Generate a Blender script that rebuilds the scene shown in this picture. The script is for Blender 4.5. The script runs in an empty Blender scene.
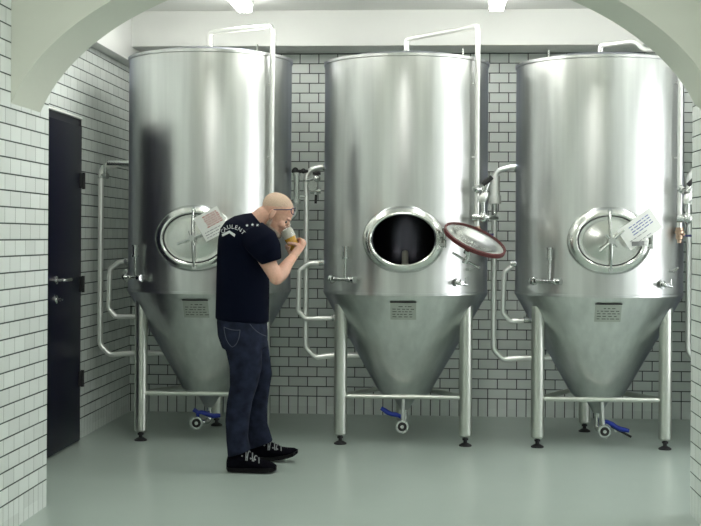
import bpy, bmesh, math, random
from math import sin, cos, pi, sqrt, radians, atan2
from mathutils import Vector, Matrix
from mathutils.bvhtree import BVHTree
random.seed(4)
S = bpy.context.scene
C = S.collection

# ------------------------------------------------------------------ camera
FP = 1270.0; PSI = math.atan(.0677); H = 1.376; ROLL = radians(.35); V0 = 237.0
FW = Vector((-sin(PSI), cos(PSI), 0)); R0 = Vector((cos(PSI), sin(PSI), 0)); U0 = Vector((0, 0, 1))
RT = R0*cos(ROLL) + U0*sin(ROLL); UP = U0*cos(ROLL) - R0*sin(ROLL)
CP = Vector((0, 0, H))
cam = bpy.data.cameras.new('camera'); co = bpy.data.objects.new('camera', cam); C.objects.link(co)
cam.sensor_width = 36; cam.lens = 36*FP/701; cam.shift_y = -(263-V0)/701; cam.clip_start = .05
co.matrix_world = Matrix(((RT.x, UP.x, -FW.x, CP.x), (RT.y, UP.y, -FW.y, CP.y), (RT.z, UP.z, -FW.z, CP.z), (0, 0, 0, 1)))
S.camera = co
def at(u, v, Y):
    d = FW + RT*((u-350.5)/FP) + UP*((V0-v)/FP)
    return d*(Y/d.y) + CP

# ------------------------------------------------------------------ materials
def new_mat(name):
    m = bpy.data.materials.new(name); m.use_nodes = True
    return m, m.node_tree, m.node_tree.nodes['Principled BSDF']
def mat(name, col, rough=.5, metal=0, bump=0, bscale=60, var=0, **kw):
    m, nt, p = new_mat(name)
    p.inputs['Base Color'].default_value = (*col, 1)
    p.inputs['Roughness'].default_value = rough; p.inputs['Metallic'].default_value = metal
    for k, v in kw.items(): p.inputs[k.replace('_', ' ')].default_value = v
    n = nt.nodes.new('ShaderNodeTexNoise'); n.inputs['Scale'].default_value = bscale; n.inputs['Detail'].default_value = 4
    tc = nt.nodes.new('ShaderNodeTexCoord'); nt.links.new(tc.outputs['Object'], n.inputs['Vector'])
    if bump:
        b = nt.nodes.new('ShaderNodeBump'); b.inputs['Strength'].default_value = bump; b.inputs['Distance'].default_value = .004
        nt.links.new(n.outputs['Fac'], b.inputs['Height']); nt.links.new(b.outputs['Normal'], p.inputs['Normal'])
    if var:
        r = nt.nodes.new('ShaderNodeValToRGB')
        r.color_ramp.elements[0].position = .3; r.color_ramp.elements[1].position = .7
        r.color_ramp.elements[0].color = (*[c*(1-var) for c in col], 1)
        r.color_ramp.elements[1].color = (*[min(1, c*(1+var)) for c in col], 1)
        nt.links.new(n.outputs['Fac'], r.inputs['Fac']); nt.links.new(r.outputs['Color'], p.inputs['Base Color'])
    return m
def tile_mat(name, axis, phase, col, rowh=.076, bw=.1468, base=.137, groove=(.018, .03, .035), vm=.0034):
    m, nt, p = new_mat(name); L = nt.links.new; N = nt.nodes.new
    g = N('ShaderNodeNewGeometry'); s = N('ShaderNodeSeparateXYZ'); L(g.outputs['Position'], s.inputs[0])
    def math_(op, a, b):
        x = N('ShaderNodeMath'); x.operation = op
        for i, q in enumerate((a, b)):
            if isinstance(q, (int, float)): x.inputs[i].default_value = q
            else: L(q, x.inputs[i])
        return x.outputs[0]
    U = math_('ADD', s.outputs[axis], -phase + .5*bw + 100*bw)
    def mask(c, w, m):      # 1 inside a joint of half width m around multiples of w
        f = math_('FRACT', math_('DIVIDE', c, w), 0); d = math_('ABSOLUTE', math_('SUBTRACT', f, .5), 0)
        x = N('ShaderNodeMapRange'); x.inputs['From Min'].default_value = .5-(m*1.25)/w; x.inputs['From Max'].default_value = .5-(m*.75)/w
        L(d, x.inputs['Value']); return x.outputs[0]
    zz = math_('ADD', s.outputs['Z'], -base + rowh*20)
    row = math_('FLOOR', math_('DIVIDE', zz, rowh), 0); par = math_('MODULO', row, 2)
    Uo = math_('ADD', U, math_('MULTIPLY', math_('SUBTRACT', 1, par), bw/2))
    top = math_('GREATER_THAN', s.outputs['Z'], base)
    mv = mask(Uo, bw, vm); mb = mask(U, bw/2, vm); mh = mask(zz, rowh, .0034)
    vsel = N('ShaderNodeMix'); vsel.data_type = 'FLOAT'; L(top, vsel.inputs['Factor']); L(mb, vsel.inputs['A']); L(mv, vsel.inputs['B'])
    hsel = math_('MULTIPLY', mh, math_('GREATER_THAN', s.outputs['Z'], base-.004))
    fac = math_('MAXIMUM', vsel.outputs['Result'], hsel)
    cell = N('ShaderNodeCombineXYZ'); L(math_('FLOOR', math_('DIVIDE', Uo, bw), 0), cell.inputs[0]); L(row, cell.inputs[1])
    wn = N('ShaderNodeTexWhiteNoise'); wn.noise_dimensions = '2D'; L(cell.outputs[0], wn.inputs['Vector'])
    tc_ = N('ShaderNodeMapRange'); tc_.inputs['To Min'].default_value = .93; tc_.inputs['To Max'].default_value = 1.04; L(wn.outputs['Value'], tc_.inputs['Value'])
    vs_ = N('ShaderNodeVectorMath'); vs_.operation = 'SCALE'; vs_.inputs[0].default_value = col; L(tc_.outputs[0], vs_.inputs['Scale'])
    mc = N('ShaderNodeMix'); mc.data_type = 'RGBA'; L(fac, mc.inputs['Factor']); L(vs_.outputs[0], mc.inputs['A']); mc.inputs['B'].default_value = (*groove, 1)
    mf = N('ShaderNodeMix'); mf.data_type = 'FLOAT'; L(fac, mf.inputs['Factor']); mf.inputs['A'].default_value = 0; mf.inputs['B'].default_value = 1
    L(mc.outputs['Result'], p.inputs['Base Color'])
    rr = math_('MULTIPLY_ADD', mf.outputs['Result'], .5); rr.node.inputs[2].default_value = .22; L(rr, p.inputs['Roughness'])
    no = N('ShaderNodeTexNoise'); no.inputs['Scale'].default_value = 9; L(g.outputs['Position'], no.inputs['Vector'])
    hh = math_('MULTIPLY_ADD', mf.outputs['Result'], -1.0); L(math_('MULTIPLY', no.outputs['Fac'], .3), hh.node.inputs[2])
    bp = N('ShaderNodeBump'); bp.inputs['Strength'].default_value = .5; bp.inputs['Distance'].default_value = .003
    L(hh, bp.inputs['Height']); L(bp.outputs['Normal'], p.inputs['Normal'])
    return m
def tank_mat(name, col=(.70, .715, .70), rough=.29, aniso=.3):
    m, nt, p = new_mat(name); L = nt.links.new; N = nt.nodes.new
    p.inputs['Base Color'].default_value = (*col, 1); p.inputs['Metallic'].default_value = 1
    p.inputs['Anisotropic'].default_value = aniso
    p.inputs['Specular Tint'].default_value = (.30, .32, .46, 1)  # navy grazing tint stands in for dark reflections at the tank edges
    t = N('ShaderNodeTangent'); t.direction_type = 'RADIAL'; t.axis = 'Z'; L(t.outputs[0], p.inputs['Tangent'])
    tc = N('ShaderNodeTexCoord'); mp = N('ShaderNodeMapping'); mp.inputs['Scale'].default_value = (7, 7, .35)
    L(tc.outputs['Object'], mp.inputs[0])
    n = N('ShaderNodeTexNoise'); n.inputs['Scale'].default_value = 2.2; n.inputs['Detail'].default_value = 5; L(mp.outputs[0], n.inputs['Vector'])
    r = N('ShaderNodeMapRange'); r.inputs['To Min'].default_value = rough-.03; r.inputs['To Max'].default_value = rough+.04
    L(n.outputs['Fac'], r.inputs['Value']); L(r.outputs[0], p.inputs['Roughness'])
    rc = N('ShaderNodeMapRange'); rc.inputs['From Min'].default_value = .3; rc.inputs['From Max'].default_value = .7
    rc.inputs['To Min'].default_value = .88; rc.inputs['To Max'].default_value = 1.08
    L(n.outputs['Fac'], rc.inputs['Value'])
    vm = N('ShaderNodeVectorMath'); vm.operation = 'SCALE'; vm.inputs[0].default_value = col; L(rc.outputs[0], vm.inputs['Scale'])
    L(vm.outputs[0], p.inputs['Base Color'])
    b = N('ShaderNodeBump'); b.inputs['Strength'].default_value = .035; b.inputs['Distance'].default_value = .004
    n2 = N('ShaderNodeTexNoise'); n2.inputs['Scale'].default_value = 3; n2.inputs['Detail'].default_value = 2; L(mp.outputs[0], n2.inputs['Vector'])
    L(n2.outputs['Fac'], b.inputs['Height']); L(b.outputs['Normal'], p.inputs['Normal'])
    return m
def emit_mat(name, col, st):
    m, nt, p = new_mat(name)
    p.inputs['Base Color'].default_value = (.9, .9, .9, 1)
    p.inputs['Emission Color'].default_value = (*col, 1); p.inputs['Emission Strength'].default_value = st
    return m
TILE = (.74, .79, .76)
M = dict(
    tile_x=tile_mat('tile_glaze_along_x', 'X', -1.067, TILE),
    tile_y=tile_mat('tile_glaze_along_y', 'Y', 5.755, TILE, vm=.0015),
    tile_yn=tile_mat('tile_glaze_near', 'Y', 5.755, TILE, groove=(.03, .045, .04), vm=.0016),
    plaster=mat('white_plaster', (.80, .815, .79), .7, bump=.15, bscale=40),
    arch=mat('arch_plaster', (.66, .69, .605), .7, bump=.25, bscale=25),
    steel=tank_mat('brushed_steel'),
    inner=tank_mat('inner_steel_shaded', (.13, .125, .16), .16, .5),  # same steel coloured darker to paint the gloom inside the tank
    pipe=mat('polished_pipe', (.90, .905, .88), .38, 1),
    leg=mat('satin_leg_steel', (.66, .68, .63), .33, 1, bump=.05, bscale=200),
    fit=mat('fitting_steel', (.60, .62, .60), .16, 1),
    lid=mat('lid_steel', (.72, .74, .70), .22, 1, bump=.1, bscale=12),
    dark=mat('black_rubber', (.012, .012, .014), .5),
    door=mat('door_paint', (.002, .002, .012), .35, Specular_IOR_Level=.15),
    frame=mat('door_frame_paint', (.01, .01, .02), .4),
    chrome=mat('chrome', (.85, .85, .85), .08, 1),
    blue=mat('blue_handle', (.008, .03, .30), .35),
    red=mat('red_gasket', (.10, .018, .018), .5),
    bronze=mat('bronze_fitting', (.55, .40, .30), .3, 1),
    plate=mat('name_plate', (.50, .52, .48), .4, .8),
    ink=mat('plate_ink_and_shadow', (.05, .05, .05), .6),
    paper=mat('paper', (.85, .87, .84), .8),
    card=mat('grey_card', (.25, .26, .26), .6),
    pblue=mat('blue_ink', (.12, .16, .42), .7), pred=mat('red_ink', (.5, .15, .12), .7), pblk=mat('grey_ink', (.25, .25, .28), .7),
    skin=mat('skin', (.66, .39, .29), .5, bump=.1, bscale=90, var=.06, Subsurface_Weight=.15),
    hair=mat('short_grey_hair', (.58, .43, .32), .8, bump=.6, bscale=250, var=.10),
    beard=mat('grey_beard', (.36, .29, .24), .9, bump=.8, bscale=300, var=.4),
    shirt=mat('navy_cotton', (.0015, .003, .011), .9, bump=.3, bscale=14, Specular_IOR_Level=.1),
    print=mat('shirt_print', (.62, .65, .65), .8),
    jeans=mat('denim', (.013, .017, .034), .9, bump=.5, bscale=18, var=.5, Specular_IOR_Level=.15),
    shoe=mat('black_suede', (.0015, .0015, .004), .85, bump=.4, bscale=60, Specular_IOR_Level=.08),
    sole=mat('shoe_sole', (.002, .002, .003), .6, Specular_IOR_Level=.2),
    lace=mat('laces', (.25, .27, .27), .8),
    specs=mat('spectacle_frame', (.02, .02, .09), .3),
    foam=mat('beer_foam', (.88, .86, .78), .8, bump=.4, bscale=400),
    foam2=mat('pale_standpipe', (.5, .5, .42), .5),
    housing=mat('lamp_housing', (.8, .82, .78), .5),
)
m, nt, p = new_mat('beer'); p.inputs['Base Color'].default_value = (1.0, .58, .07, 1); p.inputs['Roughness'].default_value = .1
p.inputs['Transmission Weight'].default_value = .2; p.inputs['IOR'].default_value = 1.33; M['beer'] = m
m, nt, p = new_mat('clear_glass'); p.inputs['Base Color'].default_value = (1, 1, 1, 1); p.inputs['Roughness'].default_value = .02
p.inputs['Transmission Weight'].default_value = 1; p.inputs['IOR'].default_value = 1.45; M['glass'] = m
LAMPC = (1.0, .985, .935)
M['lamp'] = emit_mat('lamp_diffuser', LAMPC, 15)
M['lamp_c'] = emit_mat('corridor_lamp_diffuser', LAMPC, 20)
M['pane'] = emit_mat('frosted_daylight_pane', (.97, .965, 1.0), 2.7)
# floor: grey-green epoxy resin with soft gloss and faint clouding
m, nt, p = new_mat('epoxy_floor'); L = nt.links.new; N = nt.nodes.new
g = N('ShaderNodeNewGeometry'); n = N('ShaderNodeTexNoise'); n.inputs['Scale'].default_value = .9; n.inputs['Detail'].default_value = 6
L(g.outputs['Position'], n.inputs['Vector']); r = N('ShaderNodeValToRGB')
r.color_ramp.elements[0].position = .35; r.color_ramp.elements[1].position = .65
r.color_ramp.elements[0].color = (.36, .43, .39, 1); r.color_ramp.elements[1].color = (.375, .445, .405, 1)
L(n.outputs['Fac'], r.inputs['Fac']); L(r.outputs['Color'], p.inputs['Base Color'])
mr = N('ShaderNodeMapRange'); mr.inputs['To Min'].default_value = .27; mr.inputs['To Max'].default_value = .33
n2 = N('ShaderNodeTexNoise'); n2.inputs['Scale'].default_value = 5; n2.inputs['Detail'].default_value = 5; L(g.outputs['Position'], n2.inputs['Vector'])
L(n2.outputs['Fac'], mr.inputs['Value']); L(mr.outputs[0], p.inputs['Roughness']); M['floor'] = m

# ------------------------------------------------------------------ mesh helpers
def link(name, me, m, parent=None, mw=None, smooth=None):
    o = bpy.data.objects.new(name, me); C.objects.link(o)
    if m and not me.materials: me.materials.append(m)
    if smooth is not None:
        for p in me.polygons: p.use_smooth = True
        me.set_sharp_from_angle(angle=radians(smooth))
    if parent: o.parent = parent
    return o
def obj(name, bm, m, parent=None, smooth=40):
    bmesh.ops.recalc_face_normals(bm, faces=bm.faces)
    me = bpy.data.meshes.new(name); bm.to_mesh(me); bm.free()
    return link(name, me, m, parent, smooth=smooth)
def B(): return bmesh.new()
def box(bm, x0, x1, y0, y1, z0, z1, bev=0, rot=None):
    r = bmesh.ops.create_cube(bm, size=1); vs = r['verts']
    mt = Matrix.Translation(((x0+x1)/2, (y0+y1)/2, (z0+z1)/2)) @ (rot or Matrix()) @ Matrix.Diagonal((x1-x0, y1-y0, z1-z0, 1))
    bmesh.ops.transform(bm, matrix=mt, verts=vs)
    if bev: bmesh.ops.bevel(bm, geom=list({e for v in vs for e in v.link_edges}), offset=bev, segments=2, affect='EDGES', profile=.6)
    return bm
def frame_of(t):
    t = t.normalized(); a = Vector((0, 0, 1)) if abs(t.z) < .9 else Vector((1, 0, 0))
    n = t.cross(a).normalized(); return n, t.cross(n).normalized()
def round_path(pts, rad, seg=6):
    pts = [Vector(p) for p in pts]; out = [pts[0]]
    for i in range(1, len(pts)-1):
        a, b, c = pts[i-1], pts[i], pts[i+1]
        d1 = (a-b); d2 = (c-b); q = min(rad, d1.length*.45, d2.length*.45)
        p1 = b + d1.normalized()*q; p2 = b + d2.normalized()*q
        for k in range(seg+1):
            t = k/seg; out.append(p1*(1-t)**2 + b*2*t*(1-t) + p2*t*t)
    out.append(pts[-1]); return out
def sweep(bm, path, rad, n=14, caps=True):
    path = [Vector(p) for p in path]; m_ = len(path)
    rads = rad if isinstance(rad, (list, tuple)) else [rad]*m_
    tan = [(path[min(i+1, m_-1)] - path[max(i-1, 0)]).normalized() for i in range(m_)]
    nn, _ = frame_of(tan[0]); rings = []
    for i in range(m_):
        nn = (nn - tan[i]*nn.dot(tan[i])).normalized(); bb = tan[i].cross(nn)
        rings.append([bm.verts.new(path[i] + (nn*cos(2*pi*k/n) + bb*sin(2*pi*k/n))*rads[i]) for k in range(n)])
    for i in range(m_-1):
        for k in range(n): bm.faces.new((rings[i][k], rings[i][(k+1) % n], rings[i+1][(k+1) % n], rings[i+1][k]))
    if caps:
        bm.faces.new(rings[0][::-1]); bm.faces.new(rings[-1])
    return bm
def cyl(bm, a, b, r, r2=None, n=20): return sweep(bm, [a, b], [r, r2 if r2 is not None else r], n)
def lathe(bm, prof, origin=(0, 0, 0), axis=(0, 0, 1), n=32, sx=1, sy=1):
    """prof = [(r, h)] along axis"""
    ax = Vector(axis).normalized(); a, b = frame_of(ax); O = Vector(origin); rings = []
    for r, h in prof:
        if r < 1e-6: rings.append([bm.verts.new(O + ax*h)])
        else: rings.append([bm.verts.new(O + ax*h + a*(cos(2*pi*k/n)*r*sx) + b*(sin(2*pi*k/n)*r*sy)) for k in range(n)])
    for i in range(len(rings)-1):
        A, Bq = rings[i], rings[i+1]
        for k in range(n):
            k2 = (k+1) % n
            if len(A) == 1 and len(Bq) == 1: continue
            if len(A) == 1: bm.faces.new((A[0], Bq[k], Bq[k2]))
            elif len(Bq) == 1: bm.faces.new((A[k], A[k2], Bq[0]))
            else: bm.faces.new((A[k], A[k2], Bq[k2], Bq[k]))
    return bm
def ball(bm, c, r, sx=1, sy=1, sz=1, rot=None, seg=20):
    r_ = bmesh.ops.create_uvsphere(bm, u_segments=seg, v_segments=seg//2+2, radius=1)
    bmesh.ops.transform(bm, matrix=Matrix.Translation(c) @ (rot or Matrix()) @ Matrix.Diagonal((r*sx, r*sy, r*sz, 1)), verts=r_['verts'])
def empty(name, loc, label, cat, group=None):
    o = bpy.data.objects.new(name, None); C.objects.link(o); o.location = loc
    o.empty_display_size = .1; tag(o, label, cat, group); return o
def tag(o, label, cat, group=None):
    o['label'] = label; o['category'] = cat
    if group: o['group'] = group
    return o
def struct(name, bm, m, smooth=30):
    o = obj(name, bm, m, None, smooth); o['kind'] = 'structure'; return o

# ------------------------------------------------------------------ the rooms
XL, YB, ZC = -2.396, 9.83, 3.066
PX0, PX1 = -1.968, 1.275            # tiled sides of the front corridor
PYL, PYR = 6.33, 6.46               # where those piers end
AY0, AY1 = 5.755, 6.19              # arch wall
XR = 3.35; YN = -2.6
struct('floor', box(B(), -2.7, 3.5, YN-.1, YB+.2, -.1, 0), M['floor'])
bm = B(); box(bm, XL-.2, XR+.2, YN-.1, YB+.2, ZC, ZC+.12); struct('ceiling', bm, M['plaster'])
struct('wall_back', box(B(), XL-.2, XR+.2, YB, YB+.15, 0, ZC), M['tile_x'])
struct('wall_left', box(B(), XL-.2, XL, PYL-.3, YB, 0, ZC), M['tile_y'])
struct('wall_right', box(B(), XR, XR+.15, PYR-.3, YB, 0, ZC), M['tile_y'])
struct('wall_near_left', box(B(), PX0-.55, PX0, YN, PYL, 0, ZC), M['tile_yn'])
struct('wall_near_right', box(B(), PX1, PX1+.30, YN, PYR, 0, ZC), M['tile_yn'])
struct('wall_front_right', box(B(), PX1+.30, XR+.15, PYR-.3, PYR, 0, ZC), M['tile_x'])
struct('wall_front', box(B(), PX0-.55, PX1+.3, YN-.15, YN, 0, ZC), M['plaster'])
# arch wall
cx, cz, ea, eb = -.359, 1.77, 1.65, .95
bm = B(); zs = 1.985
def arch_pts(y):
    th0 = math.asin((zs-cz)/eb); P = []
    for k in range(65):
        th = pi - th0 - (pi-2*th0)*k/64
        P.append(Vector((cx+ea*cos(th), y, cz+eb*sin(th))))
    P[0].x = PX0; P[-1].x = PX1
    return P
A0, A1 = [[bm.verts.new(p) for p in arch_pts(y)] for y in (AY0, AY1)]
T0, T1 = [[bm.verts.new((p.co.x, y, ZC)) for p in A0] for y in (AY0, AY1)]
for k in range(64):
    bm.faces.new((A0[k], A0[k+1], A1[k+1], A1[k])); bm.faces.new((A0[k], T0[k], T0[k+1], A0[k+1]))
    bm.faces.new((A1[k], A1[k+1], T1[k+1], T1[k])); bm.faces.new((T0[k], T1[k], T1[k+1], T0[k+1]))
bm.faces.new((A0[0], A1[0], T1[0], T0[0])); bm.faces.new((A0[-1], T0[-1], T1[-1], A1[-1]))
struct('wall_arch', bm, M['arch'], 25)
# boxed beams under the ceiling
struct('trim_1', box(B(), XL+.095, XR, YB-.4, YB, 2.80, ZC, .004), M['plaster'])
struct('trim_2', box(B(), XL, XL+.095, PYL, YB, 2.685, ZC, .004), M['plaster'])
# door in the left wall
DY0, DY1 = 7.42, 8.34
d = struct('door_1', box(B(), XL-.01, XL+.03, DY0, DY1, .012, 2.10, .003), M['door'])
bm = B(); box(bm, XL-.01, XL+.012, DY1+.004, DY1+.05, 0, 2.15); box(bm, XL-.01, XL+.012, DY0-.05, DY0-.004, 0, 2.15); box(bm, XL-.01, XL+.012, DY0-.05, DY1+.05, 2.105, 2.15)
obj('door_frame', bm, M['frame'], d)
bm = B(); box(bm, XL, XL+.035, DY0-.02, DY1+.0, 2.150, 2.162, .003); obj('drip_rail', bm, M['housing'], d)
for z in (.42, 1.05, 1.74):
    bm = B(); cyl(bm, (XL+.04, DY1+.012, z-.055), (XL+.04, DY1+.012, z+.055), .011); box(bm, XL+.025, XL+.036, DY1-.05, DY1+.014, z-.05, z+.05)
    obj('hinge', bm, M['dark'], d)
hp = at(62, 280, DY0+.14); yk = 7.77
bm = B(); lathe(bm, [(0, 0), (.026, 0), (.026, .008), (.012, .010), (.010, .05), (0, .05)], (XL+.03, yk, 1.095), (1, 0, 0))
sweep(bm, round_path([(XL+.07, yk, 1.095), (XL+.085, yk, 1.095), (XL+.085, yk+.15, 1.095)], .02), .010); obj('door_handle', bm, M['chrome'], d)
bm = B(); lathe(bm, [(0, 0), (.026, 0), (.026, .008), (.012, .012), (.012, .03), (0, .03)], (XL+.03, yk, .975), (1, 0, 0)); box(bm, XL+.055, XL+.075, yk-.012, yk+.012, .97, .98)
obj('thumb_turn', bm, M['chrome'], d)

# ------------------------------------------------------------------ lamps
def ceiling_lamp(x, y0, y1, label, w=.10, m='lamp'):
    t = empty('ceiling_lamp', (x, (y0+y1)/2, ZC), label, 'ceiling lamp', 'fluorescent battens on the ceiling')
    l = (y1-y0)/2
    obj('housing', box(B(), -w/2-.01, w/2+.01, -l, l, -.035, 0, .004), M['housing'], t)
    obj('diffuser', box(B(), -w/2, w/2, -l+.01, l-.01, -.088, -.0352, .012), M[m], t)
    return t
ceiling_lamp(-1.377, 6.66, 9.04, 'bright fluorescent batten on the ceiling above the left tank')
ceiling_lamp(.413, 6.66, 9.04, 'bright fluorescent batten on the ceiling between middle and right tanks')
ceiling_lamp(2.2, 6.66, 9.04, 'fluorescent batten hidden behind the arch, above the rightmost tank')
for x, y, w in ((-.35, 4.1, 'nearest the arch'), (-.35, 1.2, 'farthest from the arch')):
    ceiling_lamp(x, y-.75, y+.75, 'wide fluorescent batten on the corridor ceiling, ' + w, .3, 'lamp_c')

# frosted daylight window in the right end wall
bm = B(); y0, y1, z0, z1 = 6.62, 7.95, .35, 2.5
for q in ((y0-.06, y0, z0-.06, z1+.06), (y1, y1+.06, z0-.06, z1+.06), (y0, y1, z1, z1+.06), (y0, y1, z0-.06, z0), ((y0+y1)/2-.02, (y0+y1)/2+.02, z0, z1)): box(bm, XR-.05, XR+.01, *q)
wd = struct('window_1', bm, M['housing'])
obj('frosted_pane', box(B(), XR-.03, XR-.02, y0, y1, z0, z1), M['pane'], wd)

# ------------------------------------------------------------------ tanks
R = .555; ZS = 1.006; ZT = 2.545; ZM = 1.362
def surf(phi, z, r=R): return Vector((r*sin(phi), -r*cos(phi), z))     # phi 0 faces the camera side (-y)
def shell_skin(bm, r, flip):
    NP = 120; NZ = 24; zs_ = [ZS + (ZT-ZS)*k/NZ for k in range(NZ+1)]
    # patch limits snapped to the grid
    pi_ = 11; dphi = 2*pi/NP
    k0 = max(k for k in range(NZ+1) if zs_[k] < ZM-.22); k1 = min(k for k in range(NZ+1) if zs_[k] > ZM+.22)
    V = {}
    def gv(i, k):
        key = (i % NP, k)
        if key not in V: V[key] = bm.verts.new(surf(i*dphi, zs_[k], r))
        return V[key]
    for k in range(NZ):
        for i in range(-NP//2, NP//2):
            if -pi_ <= i < pi_ and k0 <= k < k1: continue
            bm.faces.new((gv(i, k), gv(i+1, k), gv(i+1, k+1), gv(i, k+1)))
    loop = [(i, k0) for i in range(-pi_, pi_)] + [(pi_, k) for k in range(k0, k1)] + [(i, k1) for i in range(pi_, -pi_, -1)] + [(-pi_, k) for k in range(k1, k0, -1)]
    prev = [gv(*q) for q in loop]; base = [(q[0]*dphi*r, zs_[q[1]]-ZM) for q in loop]
    for s in range(1, 5):
        t = s/4; cur = []
        for (sx, sz) in base:
            a = atan2(sz/.17, sx/.214); ex, ez = .212*cos(a), .168*sin(a)
            cur.append(bm.verts.new(surf((sx*(1-t)+math.asin(ex/R)*r*t)/r, ZM + sz*(1-t)+ez*t, r)))
        for j in range(len(loop)):
            j2 = (j+1) % len(loop); bm.faces.new((prev[j], prev[j2], cur[j2], cur[j]))
        prev = cur
    return [V[(i, 0)] for i in range(NP)], [V[(i, NZ)] for i in range(NP)]
def strip(bm, ring, prof):
    n = len(ring); prev = ring
    for r, z in prof:
        if r < 1e-6:
            c = bm.verts.new((0, 0, z))
            for k in range(n): bm.faces.new((prev[k], prev[(k+1) % n], c))
            return
        cur = [bm.verts.new(surf(k*2*pi/n, z, r)) for k in range(n)]
        for k in range(n): bm.faces.new((prev[k], prev[(k+1) % n], cur[(k+1) % n], cur[k]))
        prev = cur
def oval_ring(bm, secs, n=72, z0=ZM):
    """secs = [(rx, rz, y)] closed loop of sections"""
    rings = [[bm.verts.new((rx*cos(2*pi*k/n), y, z0+rz*sin(2*pi*k/n))) for k in range(n)] for rx, rz, y in secs]
    for i in range(len(rings)):
        a, b = rings[i], rings[(i+1) % len(rings)]
        for k in range(n): bm.faces.new((a[k], a[(k+1) % n], b[(k+1) % n], b[k]))
def lid_mesh(bm, z0=0):
    """oval dished lid in its own frame: outside faces -y"""
    n = 72; secs = [(0, 0, -.020), (.05, .04, -.020), (.10, .08, -.012), (.16, .125, 0), (.190, .148, .002), (.203, .161, -.004), (.203, .161, .008), (.19, .148, .012), (.14, .11, .008), (.08, .06, -.006), (0, 0, -.012)]
    prev = None
    for rx, rz, y in secs:
        cur = [bm.verts.new((0, y, z0))] if rx == 0 else [bm.verts.new((rx*cos(2*pi*k/n), y, z0+rz*sin(2*pi*k/n))) for k in range(n)]
        if prev:
            for k in range(n):
                k2 = (k+1) % n
                if len(prev) == 1: bm.faces.new((prev[0], cur[k], cur[k2]))
                elif len(cur) == 1: bm.faces.new((prev[k], prev[k2], cur[0]))
                else: bm.faces.new((prev[k], prev[k2], cur[k2], cur[k]))
        prev = cur
    return bm
LEGS = [(-.42, -.24), (.408, -.24), (-.03, .479)]
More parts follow.
